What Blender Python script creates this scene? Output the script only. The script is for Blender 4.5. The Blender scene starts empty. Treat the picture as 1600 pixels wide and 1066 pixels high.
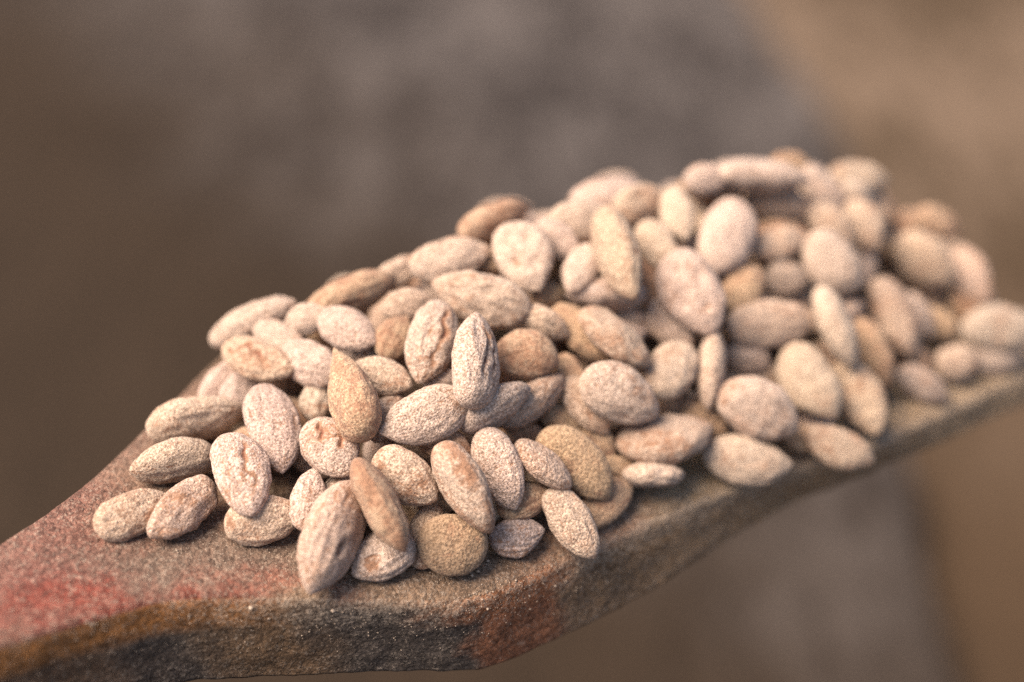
import bpy, bmesh, math, random
import numpy as np
from mathutils import Vector, Quaternion, noise
R = math.radians
S = bpy.context.scene
COL = S.collection

# ------------------------------------------------------------------ camera
cam_d = bpy.data.cameras.new('camera')
cam = bpy.data.objects.new('camera', cam_d)
COL.objects.link(cam)
cam.location = (0, -0.30, 0.27)
cam.rotation_euler = (R(90 - 38), 0, 0)
cam_d.lens = 50
cam_d.sensor_width = 36
cam_d.clip_start = 0.01
cam_d.clip_end = 60
cam_d.dof.use_dof = True
cam_d.dof.focus_distance = 0.360
cam_d.dof.aperture_fstop = 2.6
S.camera = cam

# ------------------------------------------------------------------ light
w = bpy.data.worlds.new('World')
S.world = w
w.use_nodes = True
nt = w.node_tree
nt.nodes.clear()
sky = nt.nodes.new('ShaderNodeTexSky')
sky.sky_type = 'NISHITA'
sky.sun_disc = False
SUN_EL, SUN_AZ = 57, -102          # azimuth from +Y, clockwise: from the left
sky.sun_elevation = R(SUN_EL)
sky.sun_rotation = R(SUN_AZ)
sky.dust_density = 4
sky.air_density = 1.0
bg = nt.nodes.new('ShaderNodeBackground')
bg.inputs['Strength'].default_value = 0.08
wo = nt.nodes.new('ShaderNodeOutputWorld')
nt.links.new(sky.outputs[0], bg.inputs[0])
nt.links.new(bg.outputs[0], wo.inputs[0])
sl = bpy.data.lights.new('sun', 'SUN')
sl.energy = 3.7
sl.angle = R(42)
sl.color = (1.0, 0.83, 0.67)
sun = bpy.data.objects.new('sun', sl)
COL.objects.link(sun)
sd = Vector((math.sin(R(SUN_AZ)) * math.cos(R(SUN_EL)), math.cos(R(SUN_AZ)) * math.cos(R(SUN_EL)), math.sin(R(SUN_EL))))
sun.rotation_euler = sd.to_track_quat('Z', 'Y').to_euler()
sun.location = sd * 3
S.view_settings.view_transform = 'Standard'
S.view_settings.look = 'None'
S.view_settings.gamma = 1
S.view_settings.exposure = 1.26
S.cycles.use_denoising = False
S.cycles.max_bounces = 4
S.cycles.diffuse_bounces = 2


# ------------------------------------------------------------------ node helpers
class NT:
    def __init__(self, name):
        self.m = bpy.data.materials.new(name)
        self.m.use_nodes = True
        self.t = self.m.node_tree
        self.b = self.t.nodes['Principled BSDF']
        self.tc = self.t.nodes.new('ShaderNodeTexCoord')

    def n(self, kind, **kw):
        o = self.t.nodes.new(kind)
        for k, v in kw.items():
            setattr(o, k, v)
        return o

    def set(self, sock, v):
        if isinstance(v, bpy.types.NodeSocket):
            self.t.links.new(v, sock)
        elif v is not None:
            if hasattr(sock.default_value, '__len__') and not hasattr(v, '__len__'):
                v = (v,) * len(sock.default_value)
            if hasattr(v, '__len__') and len(v) == 3 and len(sock.default_value) == 4:
                v = (*v, 1)
            sock.default_value = v

    def noise(self, vec, scale, detail=3, rough=0.55, dist=0.0):
        o = self.n('ShaderNodeTexNoise')
        self.set(o.inputs['Vector'], vec)
        o.inputs['Scale'].default_value = scale
        o.inputs['Detail'].default_value = detail
        o.inputs['Roughness'].default_value = rough
        o.inputs['Distortion'].default_value = dist
        return o.outputs['Fac']

    def vor(self, vec, scale, feature='F1'):
        o = self.n('ShaderNodeTexVoronoi', feature=feature)
        self.set(o.inputs['Vector'], vec)
        o.inputs['Scale'].default_value = scale
        return o

    def math(self, op, a, b=None, c=None, clamp=False):
        o = self.n('ShaderNodeMath', operation=op, use_clamp=clamp)
        for i, v in enumerate((a, b, c)):
            if v is not None:
                self.set(o.inputs[i], v)
        return o.outputs[0]

    def ramp(self, v, a, b, lo=0.0, hi=1.0):
        o = self.n('ShaderNodeMapRange', interpolation_type='SMOOTHSTEP')
        self.set(o.inputs[0], v)
        for i, x in enumerate((a, b, lo, hi)):
            o.inputs[i + 1].default_value = x
        return o.outputs[0]

    def mix(self, f, a, b, mode='MIX'):
        o = self.n('ShaderNodeMix', data_type='RGBA', blend_type=mode)
        self.set(o.inputs[0], f)
        self.set(o.inputs[6], a)
        self.set(o.inputs[7], b)
        return o.outputs[2]

    def bump(self, h, strength, dist, normal=None):
        o = self.n('ShaderNodeBump')
        o.inputs['Strength'].default_value = strength
        o.inputs['Distance'].default_value = dist
        self.set(o.inputs['Height'], h)
        if normal is not None:
            self.t.links.new(normal, o.inputs['Normal'])
        return o.outputs[0]


# ------------------------------------------------------------------ materials
def almond_material():
    k = NT('dusty_almond')
    oi = k.n('ShaderNodeObjectInfo')
    sh = k.math('MULTIPLY', oi.outputs['Random'], 7.3)
    cx = k.n('ShaderNodeCombineXYZ')
    for i in range(3):
        k.t.links.new(sh, cx.inputs[i])
    ad = k.n('ShaderNodeVectorMath', operation='ADD')
    k.t.links.new(k.tc.outputs['Object'], ad.inputs[0])
    k.t.links.new(cx.outputs[0], ad.inputs[1])
    v = ad.outputs[0]
    n1 = k.noise(v, 120, 3, 0.6)                    # where the dust coat is thick or rubbed off
    n2 = k.noise(v, 620, 5, 0.75)                   # crust
    n3 = k.noise(v, 1700, 3, 0.7)                   # powder grain
    vg = k.vor(v, 1500)
    vo = vg.outputs['Distance']
    vs_ = k.n('ShaderNodeSeparateColor')
    k.t.links.new(vg.outputs['Color'], vs_.inputs[0])
    at = k.n('ShaderNodeAttribute', attribute_name='skin')
    cov = k.math('ADD', oi.outputs['Alpha'], k.math('MULTIPLY', k.math('SUBTRACT', n1, 0.5), 1.9))
    cov = k.math('ADD', cov, k.math('MULTIPLY', k.math('SUBTRACT', n2, 0.5), 1.7))
    cov = k.math('ADD', cov, k.math('MULTIPLY', k.math('SUBTRACT', n3, 0.5), 0.9))
    cov = k.math('SUBTRACT', cov, k.math('MULTIPLY', at.outputs['Fac'], 1.1))
    mp = k.n('ShaderNodeMapping')                   # lengthwise lines of the skin
    mp.inputs['Scale'].default_value = (0.16, 1, 1)
    k.t.links.new(v, mp.inputs[0])
    streak = k.ramp(k.noise(mp.outputs[0], 620, 3, 0.6, 0.3), 0.55, 0.72)
    cov = k.math('SUBTRACT', cov, k.math('MULTIPLY', streak, 0.42))
    f = k.ramp(cov, 0.10, 0.75)
    skin = k.mix(n2, (0.225, 0.105, 0.060), (0.40, 0.235, 0.145))
    hot = k.n('ShaderNodeMix', data_type='RGBA')
    skin = k.mix(k.ramp(at.outputs['Fac'], 0.55, 1.0), skin, (0.25, 0.098, 0.058))
    dust = k.mix(k.ramp(n3, 0.36, 0.62), (0.29, 0.211, 0.158), (0.63, 0.498, 0.405))
    dust = k.mix(1.0, dust, oi.outputs['Color'], 'MULTIPLY')
    c = k.mix(f, skin, dust)
    pits = k.ramp(k.math('ADD', n2, k.math('MULTIPLY', n3, 0.6)), 0.52, 0.72)
    c = k.mix(k.math('MULTIPLY', k.math('SUBTRACT', 1.0, pits), 0.28), c, (0.15, 0.09, 0.055))
    c = k.mix(1.0, c, k.ramp(vs_.outputs[0], 0.0, 1.0, 0.84, 1.15), 'MULTIPLY')
    k.set(k.b.inputs['Base Color'], c)
    k.b.inputs['Roughness'].default_value = 0.92
    k.b.inputs['Specular IOR Level'].default_value = 0.15
    k.b.inputs['Sheen Weight'].default_value = 0.12
    k.b.inputs['Sheen Roughness'].default_value = 0.6
    h = k.math('ADD', k.math('MULTIPLY', n2, 1.0), k.math('MULTIPLY', n3, 0.8))
    h = k.math('ADD', h, k.math('MULTIPLY', vo, -0.35))
    k.set(k.b.inputs['Normal'], k.bump(h, 0.75, 0.0010))
    return k.m


def board_material():
    k = NT('gritty_board')
    v = k.tc.outputs['Object']
    at = k.n('ShaderNodeAttribute', attribute_name='stain')
    n1 = k.noise(v, 60, 4, 0.6)
    n2 = k.noise(v, 480, 5, 0.75)
    n3 = k.noise(v, 1400, 3, 0.75)
    c = k.mix(1.0, at.outputs['Color'], k.mix(n1, (0.70, 0.70, 0.70), (1.30, 1.28, 1.25)), 'MULTIPLY')
    c = k.mix(k.ramp(n2, 0.44, 0.30), c, k.mix(0.45, c, (0.03, 0.022, 0.018)))
    vg = k.vor(v, 1000)
    vs_ = k.n('ShaderNodeSeparateColor')
    k.t.links.new(vg.outputs['Color'], vs_.inputs[0])
    gv = k.ramp(vs_.outputs[0], 0.0, 1.0, 0.72, 1.34)
    c = k.mix(1.0, c, gv, 'MULTIPLY')
    d = k.n('ShaderNodeAttribute', attribute_name='dust')
    sp = k.math('ADD', k.math('MULTIPLY', n3, 1.0), k.math('MULTIPLY', n2, 0.7))
    sp = k.ramp(k.math('ADD', sp, k.math('MULTIPLY', d.outputs['Fac'], 0.22)), 0.93, 1.14)
    c = k.mix(k.math('MULTIPLY', sp, 0.5), c, (0.50, 0.40, 0.31))
    k.set(k.b.inputs['Base Color'], c)
    k.b.inputs['Roughness'].default_value = 0.8
    k.b.inputs['Specular IOR Level'].default_value = 0.3
    h = k.math('ADD', k.math('MULTIPLY', n2, 1.3), k.math('MULTIPLY', n3, 0.6))
    h = k.math('ADD', h, k.math('MULTIPLY', vg.outputs['Distance'], -0.35))
    k.set(k.b.inputs['Normal'], k.bump(h, 0.95, 0.0012))
    return k.m


def grain_material():
    k = NT('dust_grain')
    oi = k.tc.outputs['Object']
    n = k.noise(oi, 900, 2)
    k.set(k.b.inputs['Base Color'], k.mix(n, (0.30, 0.22, 0.16), (0.55, 0.44, 0.34)))
    k.b.inputs['Roughness'].default_value = 0.7
    return k.m


def ground_material(name, a, b, dark, shade_c, sc):
    """earthy floor colour; dark: ramp that paints shade and light falloff into the colour"""
    k = NT(name)
    v = k.tc.outputs['Object']
    mp = k.n('ShaderNodeMapping')
    mp.inputs['Scale'].default_value = (1, 0.45, 1)
    mp.inputs['Rotation'].default_value = (0, 0, R(12))
    k.t.links.new(v, mp.inputs[0])
    n1 = k.noise(mp.outputs[0], sc, 5, 0.65)
    n2 = k.noise(mp.outputs[0], sc * 4, 4, 0.7)
    c = k.mix(k.ramp(k.math('ADD', k.math('MULTIPLY', n1, 0.6), k.math('MULTIPLY', n2, 0.4)), 0.41, 0.59), a, b)
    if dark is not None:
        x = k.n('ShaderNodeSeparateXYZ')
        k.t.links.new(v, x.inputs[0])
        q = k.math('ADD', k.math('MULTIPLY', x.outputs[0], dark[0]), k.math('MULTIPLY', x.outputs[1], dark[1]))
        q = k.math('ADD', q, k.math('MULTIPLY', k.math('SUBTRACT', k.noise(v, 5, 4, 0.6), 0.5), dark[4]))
        c = k.mix(k.ramp(q, dark[2], dark[3]), c, k.mix(n1, shade_c, tuple(1.9 * z for z in shade_c)))
    k.set(k.b.inputs['Base Color'], c)
    k.b.inputs['Roughness'].default_value = 0.95
    k.b.inputs['Specular IOR Level'].default_value = 0.1
    k.set(k.b.inputs['Normal'], k.bump(k.math('ADD', n1, n2), 0.6, 0.01))
    return k.m


# ------------------------------------------------------------------ mesh helpers
def link_mesh(name, verts, faces, mat, loc=(0, 0, 0), smooth=True):
    me = bpy.data.meshes.new(name)
    me.from_pydata([tuple(p) for p in verts], [], faces)
    if smooth:
        me.polygons.foreach_set('use_smooth', [True] * len(me.polygons))
    me.materials.append(mat)
    o = bpy.data.objects.new(name, me)
    o.location = loc
    COL.objects.link(o)
    return o


def tag(o, label=None, cat=None, group=None, kind=None):
    for k, v in (('label', label), ('category', cat), ('group', group), ('kind', kind)):
        if v:
            o[k] = v
    return o


# ------------------------------------------------------------------ ground far below the board
GZ = -0.45
M_earth = ground_material('tan_earth', (0.050, 0.034, 0.021), (0.115, 0.082, 0.058), (0.0, -1.0, -1.0, -0.35, 0.6), (0.033, 0.021, 0.0125), 8)  # shade painted into the earth colour towards the near side
M_pave = ground_material('grey_dusty_stone', (0.025, 0.0205, 0.019), (0.080, 0.069, 0.064), (-1.0, -0.7, -0.76, -0.17, 0.5), (0.0185, 0.0125, 0.0083), 14)  # light falloff painted into the stone colour, darker to the left and near side


def sheet(name, outline, z, mat, thick):
    bm = bmesh.new()
    top = [bm.verts.new((x, y, z)) for x, y in outline]
    bot = [bm.verts.new((x, y, z - thick)) for x, y in outline]
    bm.faces.new(top)
    bm.faces.new(bot[::-1])
    n = len(top)
    for i in range(n):
        bm.faces.new((top[i], bot[i], bot[(i + 1) % n], top[(i + 1) % n]))
    bmesh.ops.recalc_face_normals(bm, faces=bm.faces)
    me = bpy.data.meshes.new(name)
    bm.to_mesh(me)
    bm.free()
    me.materials.append(mat)
    o = bpy.data.objects.new(name, me)
    COL.objects.link(o)
    return tag(o, kind='structure')


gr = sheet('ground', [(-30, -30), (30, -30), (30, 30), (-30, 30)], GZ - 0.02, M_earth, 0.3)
edge = [(0.27, -0.6), (0.275, 0.1), (0.278, 0.27), (0.281, 0.36), (0.291, 0.45), (0.304, 0.57), (0.316, 0.75), (0.323, 0.92), (0.316, 1.05), (0.299, 1.145), (0.279, 1.28), (0.24, 1.5), (0.17, 1.8), (0.05, 2.1), (-0.2, 2.5), (-0.7, 2.9), (-1.6, 3.2), (-3.0, 3.3), (-3.4, 1.0), (-3.2, -1.0), (-1.0, -1.6), (0.1, -1.3)]
fine = []
for i in range(len(edge)):
    a, b = Vector((*edge[i], 0)), Vector((*edge[(i + 1) % len(edge)], 0))
    for t in range(8):
        p = a.lerp(b, t / 8)
        p += Vector((noise.noise(p * 9), noise.noise(p * 9 + Vector((5, 5, 5))), 0)) * 0.012
        fine.append((p.x, p.y))
pv = sheet('pavement', fine, GZ, M_pave, 0.03)
gr['label'] = 'tan earthen ground, far out of focus below the board'
pv['label'] = 'dark grey dusty paving with a curved edge, far out of focus'

# ------------------------------------------------------------------ the board
FRONT = [(-0.1627, -0.1172, 0.0228), (-0.1393, -0.1027, 0.0195), (-0.1165, -0.0876, 0.0163), (-0.1015, -0.0790, 0.0142), (-0.0842, -0.0698, 0.0118), (-0.0726, -0.0671, 0.0102), (-0.0500, -0.0647, 0.0070), (-0.0284, -0.0632, 0.0040), (-0.0127, -0.0613, 0.0018), (-0.0048, -0.0575, 0.0007), (0.0066, -0.0489, -0.0009), (0.0273, -0.0332, -0.0038), (0.0456, -0.0209, -0.0064), (0.0730, -0.0042, -0.0102), (0.1087, 0.0149, -0.0152), (0.1353, 0.0353, -0.0189), (0.1665, 0.0578, -0.0233), (0.2108, 0.0916, -0.0295), (0.2621, 0.1324, -0.0367)]
LOW = [(-0.1655, -0.1290, -0.0008), (-0.1428, -0.1120, -0.0050), (-0.1204, -0.0936, -0.0091), (-0.1053, -0.0838, -0.0123), (-0.0874, -0.0746, -0.0148), (-0.0754, -0.0713, -0.0164), (-0.0521, -0.0674, -0.0197), (-0.0296, -0.0637, -0.0219), (-0.0108, -0.0623, -0.0245), (-0.0025, -0.0589, -0.0256), (0.0172, -0.0468, -0.0264), (0.0410, -0.0293, -0.0277), (0.0588, -0.0147, -0.0282), (0.0817, 0.0027, -0.0284), (0.1185, 0.0228, -0.0296), (0.1396, 0.0357, -0.0305), (0.1679, 0.0547, -0.0335), (0.2117, 0.0865, -0.0396), (0.2627, 0.1260, -0.0468)]
BACK = [(-0.1692, -0.1012, 0.0237), (-0.1470, -0.0803, 0.0206), (-0.1247, -0.0576, 0.0175), (-0.1169, -0.0464, 0.0164), (-0.1079, -0.0309, 0.0151), (-0.0978, -0.0079, 0.0137), (-0.0857, 0.0215, 0.0120), (-0.0762, 0.0344, 0.0107), (-0.0588, 0.0481, 0.0082), (-0.0366, 0.0658, 0.0051), (-0.0085, 0.0882, 0.0012), (0.0220, 0.1071, -0.0031), (0.0643, 0.1299, -0.0090), (0.1062, 0.1432, -0.0149), (0.1366, 0.1381, -0.0191), (0.1556, 0.1173, -0.0218), (0.1697, 0.0921, -0.0238), (0.1928, 0.1002, -0.0270), (0.2726, 0.1580, -0.0382)]


def resample(pts, n):
    pts = np.array(pts, float)
    s = np.r_[0, np.cumsum(np.linalg.norm(np.diff(pts[:, :2], axis=0), axis=1))]
    t = np.linspace(0, s[-1], n)
    # Catmull-Rom like smoothing through dense linear resampling and a short blur
    q = np.stack([np.interp(t, s, pts[:, k]) for k in range(pts.shape[1])], 1)
    for _ in range(6):
        q[1:-1] = 0.25 * q[:-2] + 0.5 * q[1:-1] + 0.25 * q[2:]
    return q


def remap(pts, knots, n):
    """resample so that given point indices land at given fractions (front, low and back edges keep step)"""
    return pts


def smoothstep(a, b, x):
    t = np.clip((x - a) / (b - a), 0, 1)
    return t * t * (3 - 2 * t)


def fnoise(P, sc, seed):
    return np.array([noise.fractal(Vector(p) * sc + Vector((seed, seed * 2.1, -seed)), 0.7, 2.1, 4) for p in P])


def make_board():
    ns, nt_, nside, nlow = 330, 96, 44, 8
    Fp = resample(FRONT, ns)
    Lp0 = np.array(LOW)
    fs = np.r_[0, np.cumsum(np.linalg.norm(np.diff(np.array(FRONT)[:, :2], axis=0), axis=1))]
    fs /= fs[-1]
    # low points pair index by index with the front points
    t = np.linspace(0, 1, ns)
    Lp = np.stack([np.interp(t, fs, Lp0[:, k]) for k in range(3)], 1)
    for _ in range(6):
        Lp[1:-1] = 0.25 * Lp[:-2] + 0.5 * Lp[1:-1] + 0.25 * Lp[2:]
    Bp = resample(BACK, ns)
    rows = []
    for i in range(ns):
        f, l, b = Vector(Fp[i]), Vector(Lp[i]), Vector(Bp[i])
        row = []
        # back side, from below up
        bo = (b - f).normalized()
        for q in range(5):
            row.append(b + bo * 0.002 + Vector((0, 0, (l.z - f.z) * (1 - q / 5))))
        for q in range(nt_):
            u = q / (nt_ - 1)
            row.append(b.lerp(f, u))
        for q in range(1, nside + 1):
            u = q / nside
            row.append(f.lerp(l, u) + Vector((0, 0, 0)))
        for q in range(1, nlow):
            u = q / nlow
            row.append(l.lerp(b + bo * 0.002 + Vector((0, 0, l.z - f.z)), u) + Vector((0, 0, -0.004 * math.sin(u * math.pi))))
        rows.append(row)
    P = np.array([[tuple(p) for p in r] for r in rows])
    # round the front edge: blur across the section near the corner
    k0 = 5 + nt_ - 1
    for _ in range(34):
        Q = P.copy()
        a, b = k0 - 11, k0 + 14
        Q[:, a:b] = 0.25 * P[:, a - 1:b - 1] + 0.5 * P[:, a:b] + 0.25 * P[:, a + 1:b + 1]
        P = Q
    m = P.shape[1]
    V = P.reshape(-1, 3)
    n1 = fnoise(V, 28, 3.0)
    n2 = fnoise(V, 160, 7.0)
    side = np.tile(np.r_[np.zeros(5), np.zeros(nt_), np.linspace(0, 1, nside), np.ones(nlow - 1)], (ns, 1)).ravel()
    under = np.tile(np.r_[np.zeros(5 + nt_ + nside), np.ones(nlow - 1)], (ns, 1)).ravel()
    s_ = smoothstep(0.0, 0.15, side)
    # normal direction: up on top, outward (-y mostly) on the side
    nd = np.zeros_like(V)
    nd[:, 2] = 1 - s_
    nd[:, 1] = -s_ * 0.9
    nd[:, 0] = s_ * 0.2
    flat = smoothstep(0.0, 0.02, side)
    V2 = V + nd * ((n1 * 0.0006 * (0.25 + flat * 0.75)) + n2 * (0.00022 + 0.00028 * s_))[:, None]
    V2[:, 2] = np.where((side <= 0.0), np.minimum(V2[:, 2], V[:, 2] + 0.0003), V2[:, 2])
    faces = []
    for i in range(ns - 1):
        for j in range(m):
            j2 = (j + 1) % m
            faces.append((i * m + j, (i + 1) * m + j, (i + 1) * m + j2, i * m + j2))
    faces.append(tuple(range(m - 1, -1, -1)))
    faces.append(tuple((ns - 1) * m + j for j in range(m)))
    faces = [f[::-1] for f in faces]
    o = link_mesh('board', V2, faces, board_material())
    # pigment stains: the board's own colour, patch by patch (x, y in metres)
    Vn = V + np.stack([n1, fnoise(V, 28, 11.0), n1 * 0], 1) * 0.010 + np.stack([n2, fnoise(V, 160, 17.0), n2 * 0], 1) * 0.003
    X, Y, Z = Vn[:, 0], Vn[:, 1], V[:, 2]
    colr = np.tile(np.array(BASE), (len(V), 1))
    dust = np.full(len(V), 0.25)

    def blob(cx, cy, rx, ry, ang, c, soft=0.5, amt=1.0, sel=None):
        ca, sa = math.cos(R(ang)), math.sin(R(ang))
        u = ((X - cx) * ca + (Y - cy) * sa) / rx
        v = (-(X - cx) * sa + (Y - cy) * ca) / ry
        f = (1 - smoothstep(1 - soft, 1 + soft, np.sqrt(u * u + v * v))) * amt
        if sel is not None:
            f = f * sel
        colr[:] = colr * (1 - f[:, None]) + np.array(c) * f[:, None]
        return f
    sside = smoothstep(0.03, 0.22, side + n1 * 0.07)
    STAINS(blob, sside, side, dust, X, smoothstep, colr)
    colr *= np.array((0.90, 0.84, 0.79))
    ca = o.data.color_attributes.new('stain', 'FLOAT_COLOR', 'POINT')
    ca.data.foreach_set('color', np.c_[colr, np.ones(len(V))].astype(np.float32).ravel())
    da = o.data.attributes.new('dust', 'FLOAT', 'POINT')
    da.data.foreach_set('value', dust.astype(np.float32))
    tag(o, 'thick gritty board stained red, orange and black, under the almond heap', 'board')
    return o, V2, ns, m, k0


BASE = (0.218, 0.152, 0.105)


def STAINS(blob, sside, side, dust, X, smoothstep, colr):
    top = 1 - sside
    # top surface
    blob(-0.1310, -0.0700, 0.058, 0.026, 8, (0.185, 0.050, 0.042), 0.6, 0.88, top)       # rose red at the far left
    blob(-0.0920, -0.0700, 0.036, 0.007, 10, (0.195, 0.045, 0.030), 0.7, 0.85, top)
    blob(-0.0601, -0.0607, 0.026, 0.005, 0, (0.27, 0.115, 0.085), 0.7, 0.6, top)
    blob(-0.0750, -0.0559, 0.035, 0.008, 5, (0.165, 0.122, 0.096), 0.6, 0.85, top)      # grey dusty strip
    blob(-0.1218, -0.0377, 0.06, 0.018, 55, (0.225, 0.135, 0.108), 0.6, 0.7, top)
    blob(0.0202, -0.0373, 0.020, 0.008, 30, (0.36, 0.20, 0.13), 0.7, 0.6, top)
    blob(0.0566, -0.0035, 0.020, 0.010, 30, (0.42, 0.31, 0.18), 0.7, 0.8, top)
    blob(0.1280, 0.0434, 0.05, 0.014, 30, (0.36, 0.265, 0.16), 0.7, 0.8, top)
    # the side that faces the camera
    blob(-0.0488, -0.0668, 0.062, 0.02, 0, (0.068, 0.057, 0.051), 0.3, 1.0, sside)     # black
    blob(-0.1482, -0.1055, 0.055, 0.03, 25, (0.085, 0.048, 0.028), 0.5, 0.9, sside)
    blob(-0.0601, -0.0681, 0.014, 0.012, 0, (0.16, 0.098, 0.050), 0.7, 0.7, sside)
    blob(0.0000, -0.0550, 0.0125, 0.03, 20, (0.27, 0.115, 0.060), 0.3, 0.95, sside)    # rust red end
    blob(0.0356, -0.0293, 0.024, 0.016, 30, (0.22, 0.145, 0.085), 0.6, 0.95, sside)
    blob(0.0997, 0.0128, 0.055, 0.02, 30, (0.34, 0.23, 0.13), 0.6, 0.95, sside)
    blob(0.1738, 0.0585, 0.06, 0.03, 30, (0.33, 0.245, 0.155), 0.6, 0.9, sside)
    rim = smoothstep(0.0, 0.03, side) * (1 - smoothstep(0.24, 0.42, side))
    blob(-0.1120, -0.0830, 0.050, 0.026, 12, (0.33, 0.145, 0.042), 0.4, 0.95, rim)      # orange rim
    blob(-0.0005, -0.0501, 0.016, 0.012, 20, (0.34, 0.135, 0.055), 0.6, 0.8, rim)
    dust += 0.45 * rim * smoothstep(-0.09, -0.06, X) + 0.15 * top + 0.35 * smoothstep(0.0, 0.06, X)


M_grain = grain_material()
board, BV, BNS, BM, BK0 = make_board()


def make_grains():
    """loose coarse powder lying on the top of the board and caught on its edge"""
    rng = random.Random(5)
    P = BV.reshape(BNS, BM, 3)
    vs, fs = [], []
    for _ in range(5200):
        i = rng.randrange(20, BNS - 60)
        j = BK0 + int(rng.gauss(-6, 16))
        if j > BK0 + 30 or j < BK0 - 60:
            continue
        p = Vector(P[i, j]).lerp(Vector(P[i + 1, j + 1]), rng.random())
        r = rng.uniform(0.00008, 0.00022)
        q = rng.random()
        r *= 3.0 if q < 0.006 else 1.8 if q < 0.03 else 1
        c = p + Vector((0, -0.3 * r if j > BK0 else 0, 0.5 * r))
        b = len(vs)
        for d in ((1, 0, 0), (-1, 0, 0), (0, 1, 0), (0, -1, 0), (0, 0, 1), (0, 0, -1)):
            vs.append(c + Vector(d) * r * rng.uniform(0.6, 1.3))
        for f in ((0, 2, 4), (2, 1, 4), (1, 3, 4), (3, 0, 4), (2, 0, 5), (1, 2, 5), (3, 1, 5), (0, 3, 5)):
            fs.append(tuple(b + q for q in f))
    o = link_mesh('dust_grains', vs, fs, M_grain, smooth=False)
    tag(o, 'pale coarse dust grains scattered over the board', kind='stuff')


make_grains()

# ------------------------------------------------------------------ almonds
M_almond = almond_material()
_grid = {}


def grid(nu, nv):
    """unit closed surface: rows along the length, columns round it, two poles"""
    if (nu, nv) not in _grid:
        th = np.linspace(0, math.pi, nu + 2)[1:-1]
        t = -np.cos(th)
        a = np.linspace(0, 2 * math.pi, nv, endpoint=False)
        T, A = np.meshgrid(t, a, indexing='ij')
        f = []
        for i in range(nu - 1):
            for j in range(nv):
                f.append((i * nv + j, i * nv + (j + 1) % nv, (i + 1) * nv + (j + 1) % nv, (i + 1) * nv + j))
        p0, p1 = nu * nv, nu * nv + 1
        for j in range(nv):
            f.append((p0, (j + 1) % nv, j))
            f.append((p1, (nu - 1) * nv + j, (nu - 1) * nv + (j + 1) % nv))
        _grid[(nu, nv)] = (np.r_[T.ravel(), -1, 1], np.r_[A.ravel(), 0, 0], f)
    return _grid[(nu, nv)]


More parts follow.
